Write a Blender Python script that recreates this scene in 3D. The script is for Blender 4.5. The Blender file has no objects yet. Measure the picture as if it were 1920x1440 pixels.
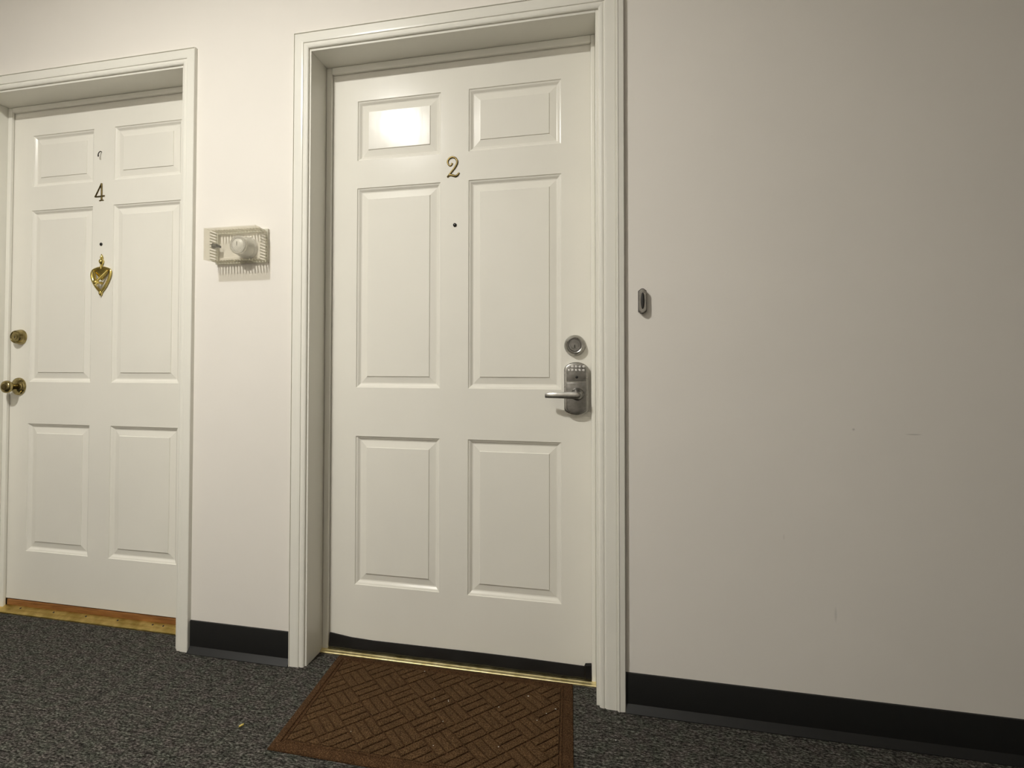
import bpy, bmesh, math, random
from mathutils import Vector, Matrix

random.seed(7)
SC = bpy.context.scene
COL = SC.collection

# ------------------------------------------------------------------ camera
F_PX, PPX, PPY = 1000.0, -73.4068, -48.5927        # focal length and principal point offset, 1920x1440 frame
CAM = Vector((0.8847, -1.609, 0.9779))
RIGHT = Vector((0.97679601, 0.21415922, 0.00231921))
UP = Vector((0.00179473, -0.01901331, 0.99981762))
FWD = Vector((-0.21416426, 0.9766137, 0.01895649))
cam_data = bpy.data.cameras.new('camera')
cam_data.sensor_fit = 'HORIZONTAL'
cam_data.sensor_width = 36.0
cam_data.lens = F_PX / 1920.0 * 36.0
cam_data.shift_x = -PPX / 1920.0
cam_data.shift_y = PPY / 1920.0
cam_data.clip_start = 0.02
cam = bpy.data.objects.new('camera', cam_data)
COL.objects.link(cam)
m = Matrix.Identity(4)
for i in range(3):
    m[i][0], m[i][1], m[i][2], m[i][3] = RIGHT[i], UP[i], -FWD[i], CAM[i]
cam.matrix_world = m
SC.camera = cam

# ------------------------------------------------------------------ world, exposure
world = bpy.data.worlds.new('world')
SC.world = world
world.use_nodes = True
world.node_tree.nodes['Background'].inputs[0].default_value = (0.9, 0.93, 1.0, 1)
world.node_tree.nodes['Background'].inputs[1].default_value = 0.0
SC.view_settings.view_transform = 'Standard'
SC.view_settings.look = 'None'
SC.view_settings.gamma = 1.0
SC.view_settings.use_curve_mapping = False
SC.view_settings.exposure = 0.0
SC.cycles.transparent_max_bounces = 32

LAMP_POS = Vector((-0.374, -1.585, 2.652))  # centre of the glowing lens
LAMP_POWER = 960.0                          # emission strength of the glass
LAMP_COLOR = (1.0, 0.978, 0.915)

# ------------------------------------------------------------------ dimensions (metres; wall face is y = 0, carpet z = 0)
ROOM_X0, ROOM_X1, ROOM_Y0, CEIL = -4.2, 5.0, -2.4, 2.66
D = 0.118            # door face
STOP = 0.104         # face of the door stop
JL, JR, JT = -0.0235, 0.9024, 2.0372
CIL, CIR, CIT = -0.0300, 0.9110, 2.0455     # inner edges of the casing
DX4, DZ4 = -1.4265, 0.0085                  # offset of the other door
PX = (0.0901, 0.3927, 0.4900, 0.7960)
PZ = (0.2304, 0.7419, 0.9101, 1.6062, 1.7030, 1.9140)

# ------------------------------------------------------------------ materials
def new_mat(name):
    mt = bpy.data.materials.new(name)
    mt.use_nodes = True
    nt = mt.node_tree
    for n in list(nt.nodes):
        nt.nodes.remove(n)
    out = nt.nodes.new('ShaderNodeOutputMaterial')
    return mt, nt, out

def N(nt, kind, **kw):
    n = nt.nodes.new(kind)
    for k, v in kw.items():
        setattr(n, k, v)
    return n

def principled(nt, out, color, rough, metal=0.0, spec=0.5):
    b = N(nt, 'ShaderNodeBsdfPrincipled')
    b.inputs['Base Color'].default_value = (*color, 1)
    b.inputs['Roughness'].default_value = rough
    b.inputs['Metallic'].default_value = metal
    b.inputs['Specular IOR Level'].default_value = spec
    nt.links.new(b.outputs[0], out.inputs[0])
    return b

def coords(nt, scale=(1, 1, 1)):
    tc = N(nt, 'ShaderNodeTexCoord')
    mp = N(nt, 'ShaderNodeMapping')
    mp.inputs['Scale'].default_value = scale
    g = N(nt, 'ShaderNodeNewGeometry')
    nt.links.new(g.outputs['Position'], mp.inputs['Vector'])
    return mp.outputs[0]

def noise(nt, vec, scale, detail=3.0, rough=0.55):
    n = N(nt, 'ShaderNodeTexNoise')
    n.inputs['Scale'].default_value = scale
    n.inputs['Detail'].default_value = detail
    n.inputs['Roughness'].default_value = rough
    nt.links.new(vec, n.inputs['Vector'])
    return n.outputs['Fac']

def bump(nt, height, bsdf, strength, dist=0.001, prev=None):
    b = N(nt, 'ShaderNodeBump')
    b.inputs['Strength'].default_value = strength
    b.inputs['Distance'].default_value = dist
    nt.links.new(height, b.inputs['Height'])
    if prev is not None:
        nt.links.new(prev, b.inputs['Normal'])
    nt.links.new(b.outputs[0], bsdf.inputs['Normal'])
    return b.outputs[0]

def ramp(nt, fac, stops):
    r = N(nt, 'ShaderNodeValToRGB')
    el = r.color_ramp.elements
    while len(el) < len(stops):
        el.new(0.5)
    for e, (p, c) in zip(el, stops):
        e.position = p
        e.color = (*c, 1)
    nt.links.new(fac, r.inputs[0])
    return r.outputs[0]

def mat_paint(name, color, rough, spec, brush, waves):
    mt, nt, out = new_mat(name)
    b = principled(nt, out, color, rough, 0, spec)
    n1 = noise(nt, coords(nt, brush), 60, 4)
    nrm = bump(nt, n1, b, 0.25, 0.0006)
    n2 = noise(nt, coords(nt), 14, 2)
    bump(nt, n2, b, waves, 0.004, nrm)
    # faint tonal unevenness of hand-brushed paint
    f = noise(nt, coords(nt), 3.5, 3)
    c = ramp(nt, f, [(0.3, tuple(x * 0.97 for x in color)), (0.7, color)])
    nt.links.new(c, b.inputs['Base Color'])
    return mt

def mat_wall():
    mt, nt, out = new_mat('wall_paint')
    base = (0.845, 0.805, 0.745)
    b = principled(nt, out, base, 0.62, 0, 0.35)
    f = noise(nt, coords(nt), 2.2, 4)
    c = ramp(nt, f, [(0.3, tuple(x * 0.965 for x in base)), (0.72, base)])
    # a few scuffs on the plain stretch of wall
    prev = c
    g = N(nt, 'ShaderNodeNewGeometry')
    for (cx, cz, rx, rz, amt) in ((1.571, 0.817, 0.004, 0.004, 0.3), (1.710, 0.8075, 0.022, 0.0022, 0.28),
                                  (1.524, 0.323, 0.004, 0.024, 0.16), (1.40, 0.52, 0.003, 0.010, 0.10)):
        sub = N(nt, 'ShaderNodeVectorMath', operation='SUBTRACT')
        sub.inputs[1].default_value = (cx, 0, cz)
        nt.links.new(g.outputs['Position'], sub.inputs[0])
        mul = N(nt, 'ShaderNodeVectorMath', operation='MULTIPLY')
        mul.inputs[1].default_value = (1 / rx, 0, 1 / rz)
        nt.links.new(sub.outputs[0], mul.inputs[0])
        ln = N(nt, 'ShaderNodeVectorMath', operation='LENGTH')
        nt.links.new(mul.outputs[0], ln.inputs[0])
        mr = N(nt, 'ShaderNodeMapRange')
        mr.inputs['From Min'].default_value = 0.4
        mr.inputs['From Max'].default_value = 1.0
        mr.inputs['To Min'].default_value = amt
        mr.inputs['To Max'].default_value = 0.0
        nt.links.new(ln.outputs['Value'], mr.inputs['Value'])
        mx = N(nt, 'ShaderNodeMix', data_type='RGBA')
        nt.links.new(mr.outputs[0], mx.inputs['Factor'])
        nt.links.new(prev, mx.inputs['A'])
        mx.inputs['B'].default_value = (0.12, 0.11, 0.1, 1)
        prev = mx.outputs['Result']
    nt.links.new(prev, b.inputs['Base Color'])
    n1 = noise(nt, coords(nt, (0.35, 1, 1)), 420, 3)
    nrm = bump(nt, n1, b, 0.16, 0.0006)
    n2 = noise(nt, coords(nt), 9, 2)
    bump(nt, n2, b, 0.10, 0.003, nrm)
    return mt

def mat_simple(name, color, rough, metal=0.0, spec=0.5, grain=0.0, gscale=200):
    mt, nt, out = new_mat(name)
    b = principled(nt, out, color, rough, metal, spec)
    v = noise(nt, coords(nt), gscale, 2)
    c = ramp(nt, v, [(0.35, tuple(x * (0.93 - grain) for x in color)), (0.7, color)])
    nt.links.new(c, b.inputs['Base Color'])
    return mt

def mat_carpet():
    mt, nt, out = new_mat('carpet_loop')
    b = principled(nt, out, (0.05, 0.05, 0.05), 0.95, 0, 0.1)
    loops = noise(nt, coords(nt, (0.5, 1.0, 1.0)), 230, 3, 0.75)
    yarn = noise(nt, coords(nt, (0.22, 1.0, 1.0)), 120, 3, 0.65)
    tint = noise(nt, coords(nt), 28, 2)
    c1 = ramp(nt, loops, [(0.35, (0.0075, 0.007, 0.006)), (0.48, (0.050, 0.0475, 0.042)), (0.65, (0.205, 0.197, 0.180))])
    c2 = ramp(nt, yarn, [(0.34, (0.38, 0.38, 0.38)), (0.62, (1.30, 1.30, 1.30))])
    c3 = ramp(nt, tint, [(0.35, (1.05, 0.96, 0.97)), (0.65, (0.95, 1.02, 0.93))])
    m1 = N(nt, 'ShaderNodeMix', data_type='RGBA', blend_type='MULTIPLY')
    m1.inputs['Factor'].default_value = 1
    nt.links.new(c1, m1.inputs['A']); nt.links.new(c2, m1.inputs['B'])
    m2 = N(nt, 'ShaderNodeMix', data_type='RGBA', blend_type='MULTIPLY')
    m2.inputs['Factor'].default_value = 1
    nt.links.new(m1.outputs['Result'], m2.inputs['A']); nt.links.new(c3, m2.inputs['B'])
    nt.links.new(m2.outputs['Result'], b.inputs['Base Color'])
    nrm = bump(nt, loops, b, 1.0, 0.004)
    bump(nt, yarn, b, 0.8, 0.004, nrm)
    return mt

def mat_mat(name, dark, mid, light):
    mt, nt, out = new_mat(name)
    b = principled(nt, out, mid, 0.95, 0, 0.1)
    f = noise(nt, coords(nt), 330, 3, 0.8)
    g2 = noise(nt, coords(nt), 25, 2)
    c = ramp(nt, f, [(0.33, dark), (0.5, mid), (0.70, light)])
    c2 = ramp(nt, g2, [(0.3, (0.86, 0.86, 0.86)), (0.7, (1.08, 1.08, 1.08))])
    mx = N(nt, 'ShaderNodeMix', data_type='RGBA', blend_type='MULTIPLY')
    mx.inputs['Factor'].default_value = 1
    nt.links.new(c, mx.inputs['A']); nt.links.new(c2, mx.inputs['B'])
    nt.links.new(mx.outputs['Result'], b.inputs['Base Color'])
    bump(nt, f, b, 0.9, 0.002)
    return mt

def mat_metal(name, dark, light, rough, scale=60):
    mt, nt, out = new_mat(name)
    b = principled(nt, out, light, rough, 1.0)
    f = noise(nt, coords(nt), scale, 4)
    c = ramp(nt, f, [(0.3, dark), (0.65, light)])
    nt.links.new(c, b.inputs['Base Color'])
    r = N(nt, 'ShaderNodeMapRange')
    r.inputs['To Min'].default_value = rough * 0.7
    r.inputs['To Max'].default_value = rough * 1.4
    nt.links.new(f, r.inputs['Value'])
    nt.links.new(r.outputs[0], b.inputs['Roughness'])
    return mt

def mat_wood():
    mt, nt, out = new_mat('stained_wood')
    b = principled(nt, out, (0.3, 0.13, 0.04), 0.5)
    f = noise(nt, coords(nt, (3, 60, 60)), 4, 4)
    c = ramp(nt, f, [(0.3, (0.15, 0.055, 0.012)), (0.7, (0.36, 0.16, 0.045))])
    nt.links.new(c, b.inputs['Base Color'])
    return mt

def mat_clear(name, tint, milk):
    """thin aged clear plastic: tinted transparency, a little milkiness and a gloss that grows towards grazing"""
    mt, nt, out = new_mat(name)
    tr = N(nt, 'ShaderNodeBsdfTransparent')
    f = noise(nt, coords(nt), 40, 2)
    c = ramp(nt, f, [(0.3, tuple(x * 0.985 for x in tint)), (0.7, tint)])
    nt.links.new(c, tr.inputs['Color'])
    gl = N(nt, 'ShaderNodeBsdfGlossy')
    gl.inputs['Roughness'].default_value = 0.12
    df = N(nt, 'ShaderNodeBsdfDiffuse')
    df.inputs['Color'].default_value = (0.88, 0.85, 0.74, 1)
    m0 = N(nt, 'ShaderNodeMixShader')
    m0.inputs[0].default_value = milk
    nt.links.new(tr.outputs[0], m0.inputs[1]); nt.links.new(df.outputs[0], m0.inputs[2])
    lw = N(nt, 'ShaderNodeLayerWeight')
    lw.inputs['Blend'].default_value = 0.35
    mr = N(nt, 'ShaderNodeMapRange')
    mr.inputs['To Min'].default_value = 0.02
    mr.inputs['To Max'].default_value = 0.16
    nt.links.new(lw.outputs['Facing'], mr.inputs['Value'])
    m1 = N(nt, 'ShaderNodeMixShader')
    nt.links.new(mr.outputs[0], m1.inputs[0])
    nt.links.new(m0.outputs[0], m1.inputs[1]); nt.links.new(gl.outputs[0], m1.inputs[2])
    nt.links.new(m1.outputs[0], out.inputs[0])
    return mt

def mat_emit(name, color, strength):
    mt, nt, out = new_mat(name)
    e = N(nt, 'ShaderNodeEmission')
    e.inputs[0].default_value = (*color, 1)
    e.inputs[1].default_value = strength
    nt.links.new(e.outputs[0], out.inputs[0])
    return mt

M = {
    'wall': mat_wall(),
    'ceiling': mat_simple('ceiling_paint', (0.87, 0.85, 0.81), 0.8),
    'door': mat_paint('door_semigloss', (0.845, 0.82, 0.745), 0.215, 0.20, (1, 1, 0.10), 0.12),
    'trim': mat_paint('trim_semigloss', (0.845, 0.825, 0.75), 0.26, 0.30, (1, 1, 0.10), 0.10),
    'carpet': mat_carpet(),
    'vinyl': mat_simple('black_vinyl', (0.009, 0.009, 0.009), 0.48, 0, 0.5),
    'rubber': mat_simple('black_rubber', (0.008, 0.007, 0.006), 0.5, 0, 0.25),
    'mat_base': mat_mat('mat_border', (0.016, 0.0075, 0.0032), (0.068, 0.0345, 0.0150), (0.175, 0.098, 0.047)),
    'mat_top': mat_mat('mat_fibre', (0.017, 0.0085, 0.0036), (0.082, 0.0445, 0.0195), (0.215, 0.130, 0.064)),
    'brass': mat_metal('polished_brass', (0.55, 0.43, 0.11), (0.80, 0.66, 0.24), 0.16),
    'dull_brass': mat_metal('dull_brass', (0.50, 0.36, 0.10), (0.80, 0.62, 0.24), 0.34, 25),
    'strip_brass': mat_metal('bright_brass_strip', (0.78, 0.65, 0.30), (0.95, 0.84, 0.50), 0.40, 40),
    'antique': mat_metal('antique_brass', (0.19, 0.15, 0.06), (0.46, 0.38, 0.18), 0.15),
    'numeral': mat_metal('bronze_numeral', (0.07, 0.05, 0.02), (0.20, 0.15, 0.06), 0.36),
    'nickel': mat_metal('satin_nickel', (0.33, 0.32, 0.30), (0.45, 0.437, 0.41), 0.28),
    'nickel_dark': mat_metal('satin_nickel_dark', (0.20, 0.193, 0.18), (0.30, 0.29, 0.275), 0.30),
    'bell_metal': mat_metal('aged_nickel', (0.10, 0.095, 0.085), (0.17, 0.16, 0.145), 0.4),
    'dark': mat_simple('dark_hole', (0.010, 0.009, 0.008), 0.35),
    'dark_metal': mat_simple('dark_metal', (0.030, 0.024, 0.018), 0.4, 0.2),
    'wood': mat_wood(),
    'clear': mat_clear('clear_plastic', (0.968, 0.960, 0.932), 0.05),
    'clear_rib': mat_clear('clear_plastic_rib', (0.88, 0.87, 0.81), 0.55),
    'thermo': mat_simple('thermostat_grey', (0.80, 0.785, 0.76), 0.35, 0, 0.5),
    'thermo_light': mat_simple('thermostat_silver', (0.80, 0.79, 0.77), 0.22, 0.6, 0.5),
    'yellow': mat_simple('yellow_crumb', (0.75, 0.60, 0.16), 0.6),
    'white': mat_simple('white_lint', (0.85, 0.82, 0.74), 0.8),
    'globe': mat_emit('lamp_lens_glow', LAMP_COLOR, LAMP_POWER),
    'lamp_metal': mat_simple('lamp_enamel', (0.75, 0.74, 0.7), 0.4),
}

# ------------------------------------------------------------------ builders
WL = {}

def tag(o, label, cat, group=None, kind=None):
    o['label'] = label
    o['category'] = cat
    if group:
        o['group'] = group
    if kind:
        o['kind'] = kind
    return o

def thing(name, loc):
    o = bpy.data.objects.new(name, None)
    o.empty_display_size = 0.05
    COL.objects.link(o)
    o.location = loc
    WL[o] = Vector(loc)
    return o

def obj(name, bm, mat, parent=None, smooth=False, origin=None):
    """one mesh object from world-space geometry"""
    base = WL[parent] if parent is not None else Vector((0, 0, 0))
    org = Vector(origin) if origin is not None else base
    bmesh.ops.remove_doubles(bm, verts=bm.verts, dist=1e-6)
    bmesh.ops.recalc_face_normals(bm, faces=bm.faces)
    bmesh.ops.translate(bm, vec=-org, verts=bm.verts)
    me = bpy.data.meshes.new(name)
    bm.to_mesh(me)
    bm.free()
    if smooth:
        for p in me.polygons:
            p.use_smooth = True
        try:
            me.set_sharp_from_angle(angle=math.radians(38))
        except Exception:
            pass
    me.materials.append(M[mat])
    o = bpy.data.objects.new(name, me)
    COL.objects.link(o)
    o.location = org - base
    WL[o] = org
    if parent is not None:
        o.parent = parent
    return o

def copy_at(o, loc, parent):
    c = o.copy()
    COL.objects.link(c)
    c.parent = parent
    c.location = Vector(loc) - WL[parent]
    WL[c] = Vector(loc)
    return c

def box(x0, x1, y0, y1, z0, z1, bevel=0.0, seg=2, bm=None):
    b = bmesh.new()
    bmesh.ops.create_cube(b, size=1)
    for v in b.verts:
        v.co = Vector(((x0 + x1) / 2 + v.co.x * (x1 - x0), (y0 + y1) / 2 + v.co.y * (y1 - y0), (z0 + z1) / 2 + v.co.z * (z1 - z0)))
    if bevel:
        bmesh.ops.bevel(b, geom=list(b.edges), offset=bevel, segments=seg, affect='EDGES', profile=0.5)
    if bm is None:
        return b
    return join(bm, b)

def join(a, b):
    me = bpy.data.meshes.new('tmp')
    b.to_mesh(me)
    b.free()
    a.from_mesh(me)
    bpy.data.meshes.remove(me)
    return a

def from_data(verts, faces):
    b = bmesh.new()
    vs = [b.verts.new(v) for v in verts]
    for f in faces:
        try:
            b.faces.new([vs[i] for i in f])
        except ValueError:
            pass
    return b

def lathe(profile, center, axis=(0, -1, 0), seg=32, squash=1.0):
    """profile = [(r, h)] revolved about the axis through center (h along the axis)"""
    ax = Vector(axis).normalized()
    u = ax.orthogonal().normalized()
    if abs(ax.z) < 0.5:
        u = ax.cross(Vector((0, 0, 1))).normalized()
    w = ax.cross(u)
    c = Vector(center)
    verts, faces = [], []
    for r, h in profile:
        for k in range(seg):
            t = 2 * math.pi * k / seg
            verts.append(c + ax * h + u * (r * math.cos(t) * squash) + w * (r * math.sin(t)))
    for i in range(len(profile) - 1):
        for k in range(seg):
            k2 = (k + 1) % seg
            faces.append((i * seg + k, i * seg + k2, (i + 1) * seg + k2, (i + 1) * seg + k))
    n = len(profile)
    faces.append(tuple(range(seg)))
    faces.append(tuple((n - 1) * seg + k for k in range(seg)))
    return from_data(verts, faces)

def catmull(pts, n=6):
    out = []
    P = [pts[0]] + list(pts) + [pts[-1]]
    for i in range(1, len(P) - 2):
        for k in range(n):
            t = k / n
            q = []
            for a, b, c, d in zip(P[i - 1], P[i], P[i + 1], P[i + 2]):
                q.append(0.5 * (2 * b + (c - a) * t + (2 * a - 5 * b + 4 * c - d) * t * t + (3 * b - a - 3 * c + d) * t ** 3))
            out.append(tuple(q))
    out.append(tuple(pts[-1]))
    return out

def tube(pts, radius, seg=10, flat=1.0):
    """round bar along pts; radius number or list; flat squashes it across y"""
    pts = [Vector(p) for p in pts]
    n = len(pts)
    rad = radius if isinstance(radius, (list, tuple)) else [radius] * n
    verts, faces = [], []
    ref = Vector((0, -1, 0))
    for i, p in enumerate(pts):
        d = (pts[min(i + 1, n - 1)] - pts[max(i - 1, 0)]).normalized()
        r0 = ref if abs(d.dot(ref)) < 0.95 else Vector((1, 0, 0))
        u = (r0 - d * r0.dot(d)).normalized()
        w = d.cross(u)
        for k in range(seg):
            t = 2 * math.pi * k / seg
            verts.append(p + u * (rad[i] * flat * math.cos(t)) + w * (rad[i] * math.sin(t)))
    for i in range(n - 1):
        for k in range(seg):
            k2 = (k + 1) % seg
            faces.append((i * seg + k, i * seg + k2, (i + 1) * seg + k2, (i + 1) * seg + k))
    faces.append(tuple(range(seg)))
    faces.append(tuple((n - 1) * seg + k for k in range(seg)))
    return from_data(verts, faces)

def prism(outline, y0, y1, bevel=0.0):
    """outline = [(x, z)] extruded from y0 (back) to y1 (front), front edge chamfered"""
    n = len(outline)
    cx = sum(p[0] for p in outline) / n
    cz = sum(p[1] for p in outline) / n
    def ring(y, inset):
        r = []
        for x, z in outline:
            d = Vector((x - cx, z - cz))
            L = max(d.length, 1e-9)
            d *= (L - inset) / L
            r.append((cx + d.x, y, cz + d.y))
        return r
    rings = [ring(y0, 0)]
    s = 1 if y1 > y0 else -1
    if bevel:
        for t in (0.0, 0.35, 0.7, 1.0):
            a = t * math.pi / 2
            rings.append(ring(y1 - s * bevel * (1 - math.sin(a)), bevel * (1 - math.cos(a))))
    else:
        rings.append(ring(y1, 0))
    verts = [p for r in rings for p in r]
    faces = []
    for i in range(len(rings) - 1):
        for k in range(n):
            k2 = (k + 1) % n
            faces.append((i * n + k, i * n + k2, (i + 1) * n + k2, (i + 1) * n + k))
    faces.append(tuple(range(n)))
    faces.append(tuple((len(rings) - 1) * n + k for k in range(n)))
    return from_data(verts, faces)

def ribbon(pts, widths, y_back, thick):
    """flat cast stroke in the x-z plane with a rounded face: pts = [(x, z)]"""
    n = len(pts)
    verts, faces = [], []
    prof = [(-1, 0), (-0.9, 0.7), (-0.45, 1.0), (0.45, 1.0), (0.9, 0.7), (1, 0)]
    k = len(prof)
    for i, (x, z) in enumerate(pts):
        a = pts[max(i - 1, 0)]
        b = pts[min(i + 1, n - 1)]
        d = Vector((b[0] - a[0], b[1] - a[1])).normalized()
        nx, nz = -d.y, d.x
        for s, h in prof:
            verts.append((x + nx * s * widths[i] / 2, y_back - h * thick, z + nz * s * widths[i] / 2))
    for i in range(n - 1):
        for j in range(k):
            j2 = (j + 1) % k
            faces.append((i * k + j, i * k + j2, (i + 1) * k + j2, (i + 1) * k + j))
    faces.append(tuple(range(k)))
    faces.append(tuple((n - 1) * k + j for j in range(k)))
    return from_data(verts, faces)

def struct(o, label, cat):
    return tag(o, label, cat, kind='structure')

# ------------------------------------------------------------------ room shell
def build_room():
    # the wall with the two doors: solid pieces round two openings
    op = [(DX4 + JL - 0.02, DX4 + JR + 0.02, JT + DZ4 + 0.02), (JL - 0.02, JR + 0.02, JT + 0.02)]
    xs = [ROOM_X0, op[0][0], op[0][1], op[1][0], op[1][1], ROOM_X1]
    b = bmesh.new()
    for i in range(5):
        if i in (1, 3):
            box(xs[i], xs[i + 1], 0, 0.17, op[i // 2][2], CEIL, bm=b)
        else:
            box(xs[i], xs[i + 1], 0, 0.17, 0, CEIL, bm=b)
    struct(obj('wall_back', b, 'wall'), 'off-white painted corridor wall holding the two white panel doors', 'wall')
    struct(obj('wall_front', box(ROOM_X0, ROOM_X1, ROOM_Y0 - 0.1, ROOM_Y0, 0, CEIL), 'wall'), 'off-white corridor wall opposite the two doors, out of view', 'wall')
    struct(obj('wall_left', box(ROOM_X0 - 0.1, ROOM_X0, ROOM_Y0, 0.17, 0, CEIL), 'wall'), 'off-white end wall of the corridor beyond door 4, out of view', 'wall')
    struct(obj('wall_right', box(ROOM_X1, ROOM_X1 + 0.1, ROOM_Y0, 0.17, 0, CEIL), 'wall'), 'off-white end wall of the corridor beyond door 2, out of view', 'wall')
    struct(obj('floor', box(ROOM_X0, ROOM_X1, ROOM_Y0, 0.30, -0.05, 0), 'carpet'), 'dark grey loop-pile corridor carpet with woven streaks', 'floor')
    struct(obj('ceiling', box(ROOM_X0, ROOM_X1, ROOM_Y0, 0.17, CEIL, CEIL + 0.05), 'ceiling'), 'plain white corridor ceiling above the doors, out of view', 'ceiling')

    # vinyl cove base: flat face, thin rounded top, toe curling out onto the carpet
    prof = [(0, 0), (-0.0215, 0), (-0.0220, 0.0022), (-0.0130, 0.0100), (-0.0055, 0.0185), (-0.0046, 0.0196),
            (-0.0045, 0.1030), (-0.0038, 0.1055), (0, 0.1065)]
    def cove(name, x0, x1, label):
        verts, faces = [], []
        n = len(prof)
        for x in (x0, x1):
            verts += [(x, y, z) for y, z in prof]
        for i in range(n):
            j = (i + 1) % n
            faces.append((i, j, n + j, n + i))
        faces += [tuple(range(n)), tuple(range(n, 2 * n))]
        struct(obj(name, from_data(verts, faces), 'vinyl', smooth=True), label, 'baseboard')
    cove('baseboard_middle', DX4 + CIR + 0.0520, CIL - 0.0520, 'short black vinyl baseboard between the two door casings')
    cove('baseboard_right', CIR + 0.0725, ROOM_X1, 'long black vinyl baseboard running right from door 2')
    cove('baseboard_left', ROOM_X0, DX4 + CIL - 0.0520, 'black vinyl baseboard left of door 4, out of view')

# ------------------------------------------------------------------ door frames
CASING = [(0, 0), (0, 0.0070), (0.0025, 0.0092), (0.0075, 0.0105), (0.0120, 0.0105), (0.0140, 0.0092), (0.0165, 0.0092), (0.0178, 0.0120),
          (0.0230, 0.0128), (0.0470, 0.0135), (0.0478, 0.0118), (0.0488, 0.0118), (0.0494, 0.0155), (0.0510, 0.0155), (0.0515, 0.0140), (0.0515, 0)]

def build_frame(name, dx, dz, label, scribe):
    t = thing(name, (dx + (JL + JR) / 2, 0.05, 0))
    struct(t, label, 'door frame')
    cl, cr, ct = dx + CIL, dx + CIR, CIT + dz * 0.5
    jl, jr, jt = dx + JL, dx + JR, JT + dz * 0.5
    n = len(CASING)
    def strip(a, b):
        faces = [(i, i + 1, n + i + 1, n + i) for i in range(n - 1)] + [(n - 1, 0, n, 2 * n - 1)]
        faces += [tuple(range(n)), tuple(range(n, 2 * n))]
        return from_data(a + b, faces)
    obj('casing_leg', strip([(cl - u, -h, 0) for u, h in CASING], [(cl - u, -h, ct + u) for u, h in CASING]), 'trim', t)
    obj('casing_leg', strip([(cr + u, -h, 0) for u, h in CASING], [(cr + u, -h, ct + u) for u, h in CASING]), 'trim', t)
    obj('casing_head', strip([(cl - u, -h, ct + u) for u, h in CASING], [(cr + u, -h, ct + u) for u, h in CASING]), 'trim', t)
    obj('jamb', box(jl - 0.020, jl, -0.001, 0.17, 0, jt + 0.020, 0.0014), 'trim', t)
    obj('jamb', box(jr, jr + 0.020, -0.001, 0.17, 0, jt + 0.020, 0.0014), 'trim', t)
    obj('head_jamb', box(jl, jr, -0.001, 0.17, jt, jt + 0.020, 0.0014), 'trim', t)
    zs = 2.0132 + dz
    obj('door_stop', box(jl, dx - 0.003, STOP, D - 0.001, 0.004, jt, 0.003), 'trim', t)
    obj('door_stop', box(dx + 0.889, jr, STOP, D - 0.001, 0.004, jt, 0.003), 'trim', t)
    obj('head_stop', box(dx - 0.003, dx + 0.889, STOP, D - 0.001, zs, jt, 0.003), 'trim', t)
    if scribe:
        x0 = cr + 0.0515
        pr = [(0, 0), (0, -0.0172), (0.0012, -0.0190), (0.0032, -0.0190), (0.0050, -0.0172), (0.0190, -0.0150), (0.0207, -0.0132), (0.0207, 0)]
        k = len(pr)
        verts = [(x0 + u, h, z) for z in (0.0, ct + 0.0515) for u, h in pr]
        faces = [(i, (i + 1) % k, k + (i + 1) % k, k + i) for i in range(k)] + [tuple(range(k)), tuple(range(k, 2 * k))]
        s = obj('scribe_strip', from_data(verts, faces), 'trim', t)
        s['label'] = 'narrow extra moulding along the outer edge of the right casing'
    return t

# ------------------------------------------------------------------ doors
PANEL = [(0, 0), (0.0018, 0.0030), (0.0045, 0.0038), (0.0070, 0.0052), (0.0125, 0.0100), (0.0160, 0.0108), (0.0380, 0.0066), (0.0392, 0.0040), (0.0400, 0.0038)]

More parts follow.
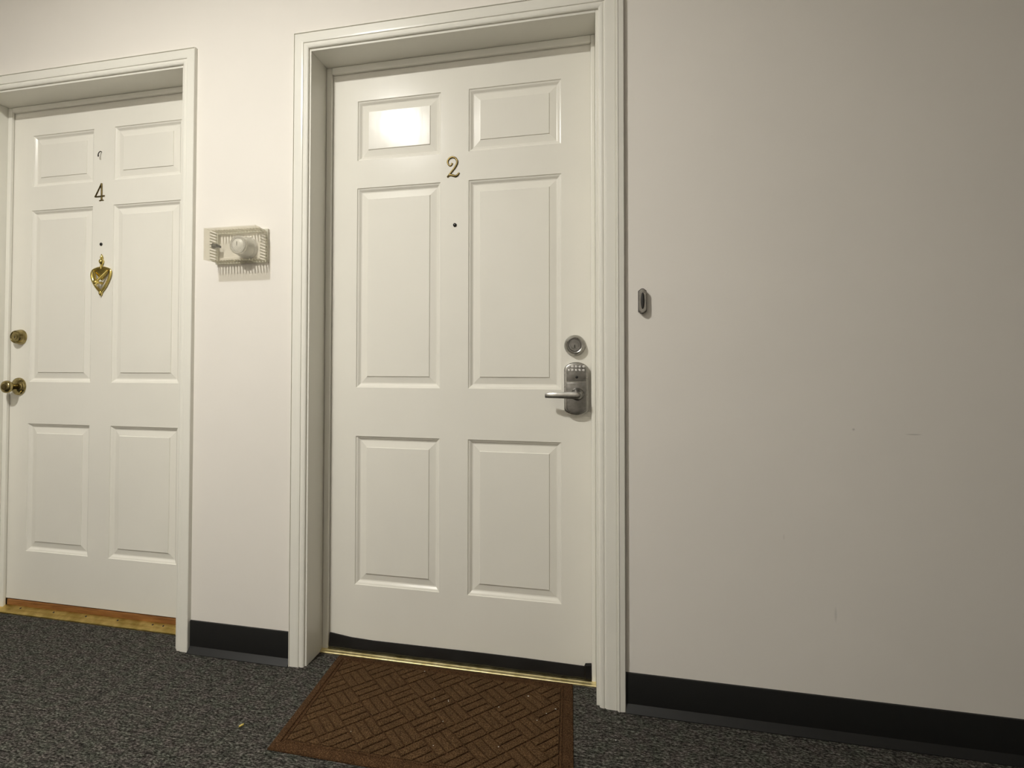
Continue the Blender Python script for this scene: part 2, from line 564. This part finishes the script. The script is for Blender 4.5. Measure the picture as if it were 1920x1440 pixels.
def build_leaf(t, dx, dz, z_bottom):
    xs = [dx - 0.0115, *(dx + x for x in PX), dx + 0.8985]
    zs = [z_bottom, *(z + dz for z in PZ), 2.024 + dz]
    yf, yb = D, D + 0.044
    verts, faces = [], []
    nx, nz = len(xs), len(zs)
    for y in (yf, yb):
        for z in zs:
            for x in xs:
                verts.append((x, y, z))
    idx = lambda s, j, i: s * nx * nz + j * nx + i
    for j in range(nz - 1):
        for i in range(nx - 1):
            if not (i in (1, 3) and j in (1, 3, 5)):
                faces.append((idx(0, j, i), idx(0, j, i + 1), idx(0, j + 1, i + 1), idx(0, j + 1, i)))
            faces.append((idx(1, j, i), idx(1, j, i + 1), idx(1, j + 1, i + 1), idx(1, j + 1, i)))
    for j in range(nz - 1):
        for i in (0, nx - 1):
            faces.append((idx(0, j, i), idx(1, j, i), idx(1, j + 1, i), idx(0, j + 1, i)))
    for i in range(nx - 1):
        for j in (0, nz - 1):
            faces.append((idx(0, j, i), idx(0, j, i + 1), idx(1, j, i + 1), idx(1, j, i)))
    b = from_data(verts, faces)
    me = bpy.data.meshes.new('leaf')
    bmesh.ops.translate(b, vec=-WL[t], verts=b.verts)
    b.to_mesh(me)
    b.free()
    me.materials.append(M['door'])
    o = bpy.data.objects.new('leaf', me)
    COL.objects.link(o)
    o.parent = t
    WL[o] = WL[t]
    o['label'] = 'white painted stiles and rails'
    for (x0, x1) in ((xs[1], xs[2]), (xs[3], xs[4])):
        for (z0, z1) in ((zs[1], zs[2]), (zs[3], zs[4]), (zs[5], zs[6])):
            v, f = [], []
            for ins, dep in PANEL:
                v += [(x0 + ins, yf + dep, z0 + ins), (x1 - ins, yf + dep, z0 + ins), (x1 - ins, yf + dep, z1 - ins), (x0 + ins, yf + dep, z1 - ins)]
            for r in range(len(PANEL) - 1):
                for k in range(4):
                    k2 = (k + 1) % 4
                    f.append((r * 4 + k, r * 4 + k2, r * 4 + 4 + k2, r * 4 + 4 + k))
            q = (len(PANEL) - 1) * 4
            f.append((q, q + 1, q + 2, q + 3))
            bb = bmesh.new()
            vv = [bb.verts.new(p) for p in v]
            for g in f:
                bb.faces.new([vv[i] for i in g])
            obj('panel', bb, 'door', t)

def peephole(t, x, z):
    p = obj('peephole', lathe([(0.0062, 0), (0.0062, 0.0022), (0.0048, 0.0032), (0.0040, 0.0024), (0.0036, 0.0016)], (x, D, z), seg=20), 'dark_metal', t, True)
    obj('lens', lathe([(0.0040, 0.0012), (0.0032, 0.0030), (0.0012, 0.0036)], (x, D, z), seg=16), 'dark', p, True)

def build_door_two():
    t = thing('door_2', (0.4445, D, 0.02))
    struct(t, 'white six-panel door numbered 2 with a keypad lever lock', 'door')
    build_leaf(t, 0, 0, 0.020)
    # numeral 2
    z9 = [(432, 238), (422, 268), (398, 278), (368, 252), (358, 205), (385, 158), (437, 138), (490, 160), (518, 212), (508, 265), (475, 320), (425, 382), (372, 448), (352, 470)]
    base = [(352, 470), (378, 444), (410, 436), (450, 448), (490, 460), (520, 448), (540, 425), (552, 408)]
    conv = lambda p: (0.4353 + (p[0] - 443) * 0.00186 / 9, 1.6553 - (p[1] - 300) * 0.00181 / 9)
    b = None
    for pts, w0, w1 in ((z9, 0.0070, 0.0066), (base, 0.0062, 0.0066)):
        q = catmull([conv(p) for p in pts], 6)
        n = len(q)
        wd = [0.0042 + 0.0026 * math.sin(math.pi * min(1, max(0, (i / (n - 1) - 0.10) * 1.05))) for i in range(n)]
        if pts is z9:
            wd[:6] = [0.0068, 0.0066, 0.0062, 0.0056, 0.0050, 0.0046]
        else:
            wd = [0.0045 + 0.0035 * math.sin(math.pi * i / (n - 1)) for i in range(n)]
        bb = ribbon(q, wd, D, 0.0045)
        b = bb if b is None else join(b, bb)
    o = obj('house_number', b, 'numeral', t, True)
    o['label'] = 'bronze numeral 2'
    peephole(t, 0.4433, 1.4581)
    # deadbolt
    c = (0.8385, D, 1.0508)
    d = obj('deadbolt', lathe([(0.0330, 0), (0.0335, 0.003), (0.0322, 0.0075), (0.0268, 0.0205), (0.0235, 0.0225), (0.0218, 0.0218), (0.0212, 0.0168)], c, seg=40), 'nickel', t, True)
    obj('collar_groove', lathe([(0.0214, 0.0164), (0.0202, 0.0166), (0.0196, 0.0176)], c, seg=36), 'dark_metal', d, True)
    obj('key_cylinder', lathe([(0.0192, 0.0150), (0.0192, 0.0205), (0.0180, 0.0215), (0.0125, 0.0215), (0.0118, 0.0226), (0.0030, 0.0228)], c, seg=36), 'nickel_dark', d, True)
    obj('keyway', box(c[0] - 0.0014, c[0] + 0.0014, D - 0.0236, D - 0.0222, c[2] - 0.0085, c[2] + 0.0015, 0.0004), 'dark', d)
    # keypad lock
    cx, w = 0.8432, 0.0378
    zt, zb = 0.9975, 0.8300
    out = []
    for k in range(13):                                   # arched top
        a = math.pi * k / 12
        out.append((cx + w * math.cos(a), zt - 0.0235 + 0.0235 * math.sin(a)))
    for k in range(13):                                   # softer bottom
        a = math.pi + math.pi * k / 12
        out.append((cx + w * math.cos(a) * (1 - 0.10 * math.sin(a) ** 2), zb + 0.0200 + 0.0200 * math.sin(a)))
    k_ = obj('keypad_lock', prism(out, D, D - 0.0240, 0.0060), 'nickel', t, True)
    up = []
    for k in range(13):
        a = math.pi * k / 12
        up.append((cx + 0.0300 * math.cos(a), zt - 0.0260 + 0.0185 * math.sin(a)))
    up += [(cx - 0.0300, zt - 0.0605), (cx + 0.0300, zt - 0.0605)]
    obj('keypad_plate', prism(up, D - 0.0230, D - 0.0262, 0.0014), 'nickel_dark', k_, True)
    low = []
    for x, z in [(-0.0305, 0.9340), (0.0305, 0.9340)]:
        low.append((cx + x, z))
    for k in range(11):
        a = -math.pi * k / 10
        low.append((cx + 0.0300 * math.cos(a), zb + 0.0240 + 0.0185 * math.sin(a)))
    o = obj('escutcheon', prism(low, D - 0.0230, D - 0.0275, 0.0030), 'nickel_dark', k_, True)
    btn = None
    for r, z in enumerate((0.9835, 0.9725)):
        for i in range(5):
            p = (cx + (i - 2) * 0.0112, D - 0.0262, z)
            if btn is None:
                btn = obj('key_button', lathe([(0.0043, 0), (0.0043, 0.0018), (0.0034, 0.0030), (0.0010, 0.0034)], p, seg=12), 'thermo_light', k_, True, origin=p)
            else:
                copy_at(btn, p, k_)
    obj('program_button', lathe([(0.0044, 0), (0.0044, 0.0012), (0.0030, 0.0018)], (cx + 0.0015, D - 0.0262, 0.9505), seg=16), 'dark', k_, True)
    # lever handle on a round hub
    hub = (0.8470, D - 0.0270, 0.8975)
    obj('lever_hub', lathe([(0.0200, 0), (0.0195, 0.0050), (0.0150, 0.0100), (0.0112, 0.0150), (0.0105, 0.0290)], hub, seg=30), 'nickel_dark', k_, True)
    verts, faces = [], []
    secs = [(0.8590, 0.0080, 0.0060), (0.8550, 0.0112, 0.0076), (0.8440, 0.0118, 0.0078), (0.8250, 0.0106, 0.0060), (0.7950, 0.0092, 0.0048), (0.7650, 0.0082, 0.0044), (0.7500, 0.0078, 0.0044), (0.7480, 0.0068, 0.0036)]
    for x, hz, hy in secs:
        yc = D - 0.0560 + (0.006 if x < 0.752 else 0.0)
        for k in range(12):
            a = 2 * math.pi * k / 12
            sx, sz = math.cos(a), math.sin(a)
            f = 1 / max(abs(sx), abs(sz)) ** 0.55
            verts.append((x, yc + hy * sx * f, 0.8955 + (0.852 - x) * -0.020 + hz * sz * f))
    for i in range(len(secs) - 1):
        for k in range(12):
            k2 = (k + 1) % 12
            faces.append((i * 12 + k, i * 12 + k2, i * 12 + 12 + k2, i * 12 + 12 + k))
    faces += [tuple(range(12)), tuple((len(secs) - 1) * 12 + k for k in range(12))]
    obj('lever', from_data(verts, faces), 'nickel', k_, True)
    # rubber sweep with a wavy upper edge
    tops = [(0.000, 0.0580), (0.030, 0.0545), (0.080, 0.0490), (0.160, 0.0462), (0.300, 0.0470), (0.450, 0.0480), (0.534, 0.0485), (0.680, 0.0480), (0.800, 0.0462), (0.866, 0.0452), (0.8695, 0.0540), (0.888, 0.0565)]
    verts, faces = [], []
    fine = []
    for (xa, za), (xb, zb2) in zip(tops[:-1], tops[1:]):
        m_ = max(1, int((xb - xa) / 0.02))
        for k in range(m_):
            s = k / m_
            fine.append((xa + (xb - xa) * s, za + (zb2 - za) * s))
    fine.append(tops[-1])
    k0 = 8
    for x, zt_ in fine:
        wob = 0.0012 * math.sin(x * 37) + 0.0008 * math.sin(x * 91 + 1)
        end = 0.004 if x > 0.868 else 0.0
        prof = [(D, zt_), (D - 0.0035, zt_ - 0.0004), (D - 0.0050 - end, zt_ - 0.004), (D - 0.0070 - end, 0.034), (D - 0.0105 + wob - end, 0.024), (D - 0.0120 + wob - end, 0.0160), (D - 0.0085 + wob - end, 0.0098), (D, 0.0092)]
        verts += [(x, y, z) for y, z in prof]
    for i in range(len(fine) - 1):
        for k in range(k0):
            k2 = (k + 1) % k0
            faces.append((i * k0 + k, i * k0 + k2, i * k0 + k0 + k2, i * k0 + k0 + k))
    faces += [tuple(range(k0)), tuple((len(fine) - 1) * k0 + k for k in range(k0))]
    s = obj('door_sweep', from_data(verts, faces), 'rubber', t, True)
    s['label'] = 'black rubber sweep along the bottom edge'

def build_door_four():
    t = thing('door_1', (DX4 + 0.4445, D, 0.04))
    struct(t, 'white six-panel door numbered 4 with a brass knob and knocker', 'door')
    build_leaf(t, DX4, DZ4, 0.0430)
    # numeral 4
    conv = lambda p: (-1.0012 + (p[0] - 1130) * 0.002547 / 6, 1.6670 - (p[1] - 973) * 0.00212 / 6)
    b = None
    for pts, w in (([(1148, 880), (1116, 948), (1082, 1018)], 0.0040), ([(1078, 1018), (1130, 1017), (1186, 1014)], 0.0046),
                   ([(1150, 872), (1152, 960), (1153, 1062)], 0.0064), ([(1130, 1066), (1152, 1062), (1175, 1064)], 0.0040)):
        q = catmull([conv(p) for p in pts], 4)
        bb = ribbon(q, [w] * len(q), D, 0.0042)
        b = bb if b is None else join(b, bb)
    o = obj('house_number', b, 'numeral', t, True)
    o['label'] = 'bronze numeral 4'
    peephole(t, -0.9909, 1.4618)
    # small hook left above the number
    hx, hz = -0.9975, 1.8170
    h = tube(catmull([(hx + 0.002, D + 0.001, hz + 0.010), (hx + 0.002, D - 0.006, hz + 0.011), (hx, D - 0.012, hz + 0.002), (hx - 0.003, D - 0.012, hz - 0.008), (hx + 0.001, D - 0.014, hz - 0.012), (hx + 0.004, D - 0.016, hz - 0.006)], 4), 0.0017, 8)
    obj('hook', h, 'dark_metal', t, True)
    # knocker
    cx, cz = -0.9825, 1.3590
    S, T = 0.000212, 0.000177
    P = lambda p, y: (cx + (p[0] - 345) * S, D - y, cz - (p[1] - 790) * T)
    kn = obj('door_knocker', tube([P(p, 0.006) for p in catmull([(345, 742), (270, 752), (175, 786), (140, 830), (128, 900), (142, 985), (185, 1085), (250, 1180), (335, 1282)], 5)], 0.0055, 10, 0.7), 'brass', t, True)
    kn['label'] = 'polished brass knocker with a finial'
    obj('frame_arm', tube([P(p, 0.006) for p in catmull([(345, 742), (425, 752), (515, 786), (545, 830), (540, 900), (515, 985), (470, 1085), (415, 1180), (335, 1282)], 5)], 0.0055, 10, 0.7), 'brass', kn, True)
    q = P((345, 742), 0.006)
    obj('finial', lathe([(0.0050, -0.004), (0.0046, 0.006), (0.0040, 0.012), (0.0050, 0.015), (0.0085, 0.020), (0.0096, 0.0255), (0.0078, 0.031), (0.0042, 0.0345), (0.0050, 0.038), (0.0052, 0.043), (0.0026, 0.050), (0.0006, 0.0545)], q, axis=(0, 0, 1), seg=20), 'brass', kn, True)
    heart = [P(p, 0)[0::2] for p in [(345, 752), (215, 800), (205, 838), (245, 900), (300, 970), (345, 1015), (390, 970), (445, 900), (480, 838), (470, 800)]]
    obj('urn_plate', prism(heart, D - 0.001, D - 0.0075, 0.003), 'brass', kn, True)
    obj('swing_arm', tube([P((185, 812), 0.010), P((240, 900), 0.016), P((300, 1010), 0.024), P((340, 1075), 0.028)], [0.0042, 0.0046, 0.0046, 0.0050], 10), 'brass', kn, True)
    obj('swing_arm', tube([P((505, 812), 0.010), P((450, 900), 0.016), P((385, 1010), 0.024), P((345, 1075), 0.028)], [0.0042, 0.0046, 0.0046, 0.0050], 10), 'brass', kn, True)
    c = P((345, 1080), 0.0)
    obj('striker', lathe([(0.0040, 0.0), (0.0060, 0.004), (0.0042, 0.012), (0.0050, 0.018), (0.0092, 0.024), (0.0104, 0.030), (0.0086, 0.036), (0.0030, 0.0395)], c, seg=20), 'brass', kn, True)
    c = P((335, 1290), 0.006)
    obj('lower_finial', lathe([(0.0045, -0.004), (0.0066, 0.003), (0.0062, 0.007), (0.0030, 0.011), (0.0008, 0.014)], c, axis=(0, 0, -1), seg=16), 'brass', kn, True)
    # deadbolt
    c = (-1.3790, D, 1.1000)
    d = obj('deadbolt', lathe([(0.0310, 0), (0.0312, 0.003), (0.0300, 0.007), (0.0262, 0.022), (0.0245, 0.0250), (0.0230, 0.0250), (0.0210, 0.0225)], c, seg=36), 'antique', t, True)
    obj('key_cylinder', lathe([(0.0208, 0.0200), (0.0208, 0.0232), (0.0120, 0.0240), (0.0116, 0.0250), (0.0020, 0.0252)], c, seg=30), 'antique', d, True)
    obj('keyway', box(c[0] - 0.0012, c[0] + 0.0012, D - 0.0260, D - 0.0246, c[2] - 0.006, c[2] + 0.003, 0.0003), 'dark', d)
    # knob
    c = (-1.3835, D, 0.8995)
    k = obj('doorknob', lathe([(0.0125, 0.006), (0.0116, 0.018), (0.0118, 0.025), (0.0150, 0.031), (0.0215, 0.038), (0.0248, 0.045), (0.0250, 0.0500), (0.0232, 0.0555), (0.0185, 0.0588), (0.0125, 0.0594)], c, seg=36), 'antique', t, True)
    obj('rose', lathe([(0.0355, 0), (0.0360, 0.003), (0.0345, 0.0065), (0.0305, 0.0085), (0.0290, 0.0120), (0.0200, 0.0165), (0.0122, 0.0190)], c, seg=40), 'antique', k, True)
    obj('key_cylinder', lathe([(0.0122, 0.0574), (0.0118, 0.0604), (0.0060, 0.0606), (0.0020, 0.0606)], c, seg=24), 'numeral', k, True)

# ------------------------------------------------------------------ thresholds
def build_thresholds():
    t = thing('threshold', ((JL + JR) / 2, 0.12, 0))
    tag(t, 'narrow polished brass threshold strip between doormat and door 2', 'threshold')
    prof = [(0.0865, 0.0), (0.0865, 0.0030), (0.0885, 0.0045), (0.0965, 0.0060), (0.1000, 0.0078), (0.1120, 0.0082), (0.1650, 0.0082), (0.1650, 0)]
    def extr(x0, x1, pr):
        k = len(pr)
        return from_data([(x, y, z) for x in (x0, x1) for y, z in pr], [(i, (i + 1) % k, k + (i + 1) % k, k + i) for i in range(k)] + [tuple(range(k)), tuple(range(k, 2 * k))])
    obj('plate', extr(JL + 0.0005, JR - 0.0005, prof), 'strip_brass', t)
    t = thing('threshold', (DX4 + (JL + JR) / 2, 0.12, 0))
    tag(t, 'dull brass threshold plate with screws and stained wood sill under door 4', 'threshold')
    prof = [(0.0800, 0.0), (0.0800, 0.0040), (0.0830, 0.0062), (0.1000, 0.0105), (0.1165, 0.0170), (0.1185, 0.0170), (0.1185, 0)]
    pl = obj('plate', extr(DX4 + JL + 0.0005, DX4 + JR - 0.0005, prof), 'dull_brass', t)
    w = obj('wood_sill', extr(DX4 - 0.0005, DX4 + 0.8880, [(0.1186, 0.0), (0.1186, 0.0330), (0.1205, 0.0385), (0.1640, 0.0395), (0.1640, 0)]), 'wood', t)
    w['label'] = 'reddish brown stained wood sill'
    sc = None
    for x in (-1.3418, -1.1781, -1.0235, -0.8760, -0.7184, -0.6720):
        p = (x, 0.1065, 0.0131)
        if sc is None:
            sc = obj('screw', lathe([(0.0034, -0.001), (0.0034, 0.0008), (0.0018, 0.0016), (0.0006, 0.0016)], p, axis=(0, -0.36, 0.93), seg=12), 'dark_metal', t, True, origin=p)
        else:
            copy_at(sc, p, t)

# ------------------------------------------------------------------ things on the wall
def build_thermostat():
    x0, x1, z0, z1, dep = -0.372, -0.178, 1.337, 1.443, 0.075
    t = thing('thermostat_guard', ((x0 + x1) / 2, 0, z0))
    tag(t, 'clear plastic locking thermostat guard box on the wall between doors', 'thermostat guard')
    wt = 0.0028
    b = bmesh.new()
    # front plate with chamfered rim, solid front halves of the four sides, slotted rear halves
    ym, yr = -dep * 0.58, -0.010
    box(x0 + 0.004, x1 - 0.004, -dep, -dep + wt, z0 + 0.004, z1 - 0.004, bm=b)
    box(x0, x0 + wt, -dep + 0.002, ym, z0, z1, bm=b)
    box(x1 - wt, x1, -dep + 0.002, ym, z0, z1, bm=b)
    box(x0 + wt, x1 - wt, -dep + 0.002, ym, z0, z0 + wt, bm=b)
    box(x0 + wt, x1 - wt, -dep + 0.002, ym, z1 - wt, z1, bm=b)
    cover = obj('cover', b, 'clear', t)
    cover['label'] = 'yellowed clear plastic cover'
    b = bmesh.new()
    n = 17
    for i in range(n):
        x = x0 + wt + (x1 - x0 - 2 * wt) * (i + 0.25) / n
        w = (x1 - x0 - 2 * wt) / n * 0.45
        box(x, x + w, ym, yr, z0, z0 + wt, bm=b)
        box(x, x + w, ym, yr, z1 - wt, z1, bm=b)
    n = 10
    for i in range(n):
        z = z0 + wt + (z1 - z0 - 2 * wt) * (i + 0.25) / n
        w = (z1 - z0 - 2 * wt) / n * 0.5
        box(x0, x0 + wt, ym, yr, z, z + w, bm=b)
        box(x1 - wt, x1, ym, yr, z, z + w, bm=b)
    v = obj('vent_bars', b, 'clear_rib', t)
    b = bmesh.new()
    f = 0.0035
    box(x0 - f, x1 + f, yr, -0.0005, z0 - f, z0 + 0.006, bm=b)
    box(x0 - f, x1 + f, yr, -0.0005, z1 - 0.006, z1 + f, bm=b)
    box(x0 - f, x0 + 0.006, yr, -0.0005, z0 + 0.006, z1 - 0.006, bm=b)
    box(x1 - 0.006, x1 + f, yr, -0.0005, z0 + 0.006, z1 - 0.006, bm=b)
    obj('base_ring', b, 'clear_rib', t)
    lk = obj('lock', lathe([(0.0100, 0), (0.0100, 0.003), (0.0080, 0.004), (0.0080, 0.016), (0.0050, 0.017)], (x0 + wt, -0.030, 1.392), axis=(1, 0, 0), seg=20), 'nickel_dark', t, True)
    obj('lock_cam', box(x0 + wt + 0.016, x0 + wt + 0.018, -0.036, -0.012, 1.388, 1.396, 0.0006), 'dark_metal', lk)
    # round dial thermostat inside
    c = (-0.2560, -0.0005, 1.3860)
    th = thing('thermostat', c)
    tag(th, 'round grey dial thermostat inside the clear guard box', 'thermostat')
    obj('base', lathe([(0.0385, 0), (0.0385, 0.004), (0.0375, 0.008), (0.0365, 0.012)], c, seg=40), 'thermo', th, True)
    obj('body', lathe([(0.0360, 0.010), (0.0352, 0.020), (0.0325, 0.040), (0.0318, 0.046)], c, seg=40), 'thermo', th, True)
    obj('dial_ring', lathe([(0.0316, 0.044), (0.0312, 0.053), (0.0292, 0.0560), (0.0225, 0.0560), (0.0215, 0.0530)], c, seg=40), 'thermo_light', th, True)
    obj('dial_window', lathe([(0.0215, 0.050), (0.0212, 0.0540), (0.0160, 0.0572), (0.0080, 0.0585), (0.0020, 0.0588)], c, seg=36), 'thermo', th, True)
    obj('pointer', box(c[0] - 0.0008, c[0] + 0.0008, -0.0605, -0.0580, c[2] - 0.004, c[2] + 0.010, 0.0003), 'nickel_dark', th)

def build_doorbell():
    cx, cz = 1.0326, 1.1718
    t = thing('doorbell', (cx, 0, cz))
    tag(t, 'small elongated nickel doorbell with dark oval button right of door 2', 'doorbell')
    w, h = 0.0112, 0.0362
    def hexo(w, h, c):
        return [(cx - w, cz - h + c), (cx - w * 0.25, cz - h), (cx + w * 0.25, cz - h), (cx + w, cz - h + c), (cx + w, cz + h - c), (cx + w * 0.25, cz + h), (cx - w * 0.25, cz + h), (cx - w, cz + h - c)]
    obj('plate', prism(hexo(w, h, 0.0068), 0, -0.0140, 0), 'bell_metal', t)
    o = obj('bezel', prism(hexo(w - 0.0012, h - 0.002, 0.0064), -0.0140, -0.0190, 0.0022), 'nickel', t)
    ov = [(cx + 0.0054 * math.cos(2 * math.pi * k / 24), cz + 0.0240 * math.sin(2 * math.pi * k / 24)) for k in range(24)]
    obj('button', prism(ov, -0.0180, -0.0202, 0.0010), 'dark', t, True)

# ------------------------------------------------------------------ doormat and crumbs
MAT_C = [Vector((0.0526, 0.0800)), Vector((0.8320, 0.0830)), Vector((0.8480, -0.3720)), Vector((0.0760, -0.3700))]
def mat_uv(u, v):                           # u 0..1 left to right, v 0..1 from the door towards the corridor
    a = MAT_C[0].lerp(MAT_C[1], u)
    b = MAT_C[3].lerp(MAT_C[2], u)
    return a.lerp(b, v)

def clip(poly, x0, x1, y0, y1):
    def half(pts, inside, cut):
        out = []
        for i in range(len(pts)):
            a, b = pts[i], pts[(i + 1) % len(pts)]
            if inside(a):
                out.append(a)
            if inside(a) != inside(b):
                out.append(cut(a, b))
        return out
    def lin(k, val):
        def f(a, b):
            s = (val - a[k]) / (b[k] - a[k])
            return (a[0] + (b[0] - a[0]) * s, a[1] + (b[1] - a[1]) * s)
        return f
    for ins, cut in ((lambda p: p[0] >= x0, lin(0, x0)), (lambda p: p[0] <= x1, lin(0, x1)), (lambda p: p[1] >= y0, lin(1, y0)), (lambda p: p[1] <= y1, lin(1, y1))):
        if poly:
            poly = half(poly, ins, cut)
    return poly

def build_doormat():
    W, H = 0.777, 0.452
    t = thing('doormat', (0.45, -0.145, 0))
    tag(t, 'brown rectangular doormat with woven diagonal relief in front of door 2', 'doormat')
    def ring(ins, z):
        r = []
        for u, v in ((ins / W, ins / H), (1 - ins / W, ins / H), (1 - ins / W, 1 - ins / H), (ins / W, 1 - ins / H)):
            p = mat_uv(u, v)
            r.append((p.x, p.y, z))
        return r
    rs = [ring(0, 0.0005), ring(0.0005, 0.0036), ring(0.003, 0.0048), ring(0.019, 0.0088), ring(0.023, 0.0088), ring(0.0245, 0.0058), ring(0.028, 0.0058), ring(0.030, 0.0085), ring(0.034, 0.0085), ring(0.036, 0.0058)]
    verts = [p for r in rs for p in r]
    faces = []
    for i in range(len(rs) - 1):
        for k in range(4):
            k2 = (k + 1) % 4
            faces.append((i * 4 + k, i * 4 + k2, i * 4 + 4 + k2, i * 4 + 4 + k))
    q = (len(rs) - 1) * 4
    faces += [(q, q + 1, q + 2, q + 3), (3, 2, 1, 0)]
    obj('backing', from_data(verts, faces), 'mat_base', t)
    # raised bars in a basket weave turned by 45 degrees
    blk, nb, gap = 0.0780, 3, 0.0044
    ang = math.radians(45)
    ca, sa = math.cos(ang), math.sin(ang)
    for i in range(-12, 13):
        for j in range(-12, 13):
            for s in range(nb):
                p0, p1 = s * blk / nb + gap / 2, (s + 1) * blk / nb - gap / 2
                if (i + j) % 2:
                    a0, a1, b0, b1 = i * blk + gap / 2, (i + 1) * blk - gap / 2, j * blk + p0, j * blk + p1
                else:
                    a0, a1, b0, b1 = i * blk + p0, i * blk + p1, j * blk + gap / 2, (j + 1) * blk - gap / 2
                def poly(ins):
                    pts = [(a0 + ins, b0 + ins), (a1 - ins, b0 + ins), (a1 - ins, b1 - ins), (a0 + ins, b1 - ins)]
                    pts = [(x * ca - y * sa + W / 2, x * sa + y * ca + H / 2) for x, y in pts]
                    return clip(pts, 0.037 + ins, W - 0.037 - ins, 0.037 + ins, H - 0.037 - ins)
                lo, hi = poly(0), poly(0.0016)
                if len(lo) < 3 or len(lo) != len(hi):
                    continue
                area = abs(sum(lo[k][0] * lo[(k + 1) % len(lo)][1] - lo[(k + 1) % len(lo)][0] * lo[k][1] for k in range(len(lo)))) / 2
                if area < 6e-5:
                    continue
                n = len(lo)
                zt = 0.0098 + random.uniform(-0.0004, 0.0004)
                vs = []
                for (pts, z) in ((lo, 0.0056), (lo, 0.0086), (hi, zt)):
                    for x, y in pts:
                        p = mat_uv(x / W, y / H)
                        vs.append((p.x, p.y, z))
                fs = []
                for r in range(2):
                    for k in range(n):
                        k2 = (k + 1) % n
                        fs.append((r * n + k, r * n + k2, (r + 1) * n + k2, (r + 1) * n + k))
                fs.append(tuple(2 * n + k for k in range(n)))
                obj('raised_bar', from_data(vs, fs), 'mat_top', t)

def crumb(name, x, y, z, size, mat, label, cat, group=None, stretch=(1, 1, 1), rot=0.0):
    b = bmesh.new()
    bmesh.ops.create_icosphere(b, subdivisions=1, radius=1)
    for v in b.verts:
        k = size * random.uniform(0.75, 1.15)
        p = Vector((v.co.x * stretch[0] * k, v.co.y * stretch[1] * k, v.co.z * stretch[2] * k))
        v.co = Vector((p.x * math.cos(rot) - p.y * math.sin(rot), p.x * math.sin(rot) + p.y * math.cos(rot), p.z))
    lo = min(v.co.z for v in b.verts)
    bmesh.ops.translate(b, vec=(x, y, z - lo), verts=b.verts)
    o = obj(name, b, mat, origin=(x, y, z))
    return tag(o, label, cat, group)

def build_crumbs():
    crumb('crumb', -0.0450, -0.3060, -0.0005, 0.0046, 'yellow', 'tiny yellow crumb on the carpet left of the doormat', 'crumb', None, (0.75, 2.1, 0.8), -0.35)
    g = 'white lint specks on the doormat'
    for x, y in ((0.480, -0.087), (0.629, -0.086), (0.706, -0.017), (0.788, -0.060), (0.764, -0.085), (0.655, -0.244), (0.490, -0.181), (0.741, -0.120),
                 (0.368, 0.040), (0.482, -0.092), (0.439, -0.090), (0.262, -0.273), (0.491, -0.276)):
        crumb('lint_speck', x, y, 0.0096, 0.0012, 'white', 'tiny white lint speck lying on the brown doormat', 'lint', g, (1, random.uniform(1, 2.4), 0.7), random.uniform(0, 3))
    g = 'white specks on the carpet'
    for x, y, where in ((0.950, -0.140, 'right of the doormat'), (-0.355, -0.288, 'in front of the short baseboard')):
        crumb('lint_speck', x, y, -0.0003, 0.0015, 'white', 'tiny white lint speck on the carpet ' + where, 'lint', g)

# ------------------------------------------------------------------ ceiling lamp (the corridor's light, above the frame)
def build_lamp():
    t = thing('ceiling_lamp', (LAMP_POS.x, LAMP_POS.y, CEIL))
    tag(t, 'round flush ceiling downlight with a glowing lens, out of view', 'ceiling lamp')
    c = (LAMP_POS.x, LAMP_POS.y, CEIL - 0.0005)
    obj('trim_ring', lathe([(0.080, 0), (0.100, 0), (0.099, 0.004), (0.090, 0.0085), (0.080, 0.0085), (0.0795, 0.004)], c, axis=(0, 0, -1), seg=40), 'lamp_metal', t, True)
    b = lathe([(0.076, 0), (0.076, CEIL - LAMP_POS.z - 0.001), (0.075, CEIL - LAMP_POS.z)], c, axis=(0, 0, -1), seg=40)
    obj('lens', b, 'globe', t)

build_room()
build_frame('trim_1', DX4, DZ4, 'white painted casing and jamb around door 4', False)
build_frame('trim_2', 0, 0, 'white painted casing and jamb around door 2', True)
build_door_two()
build_door_four()
build_thresholds()
build_lamp()
build_doormat()
build_thermostat()
build_doorbell()
build_crumbs()
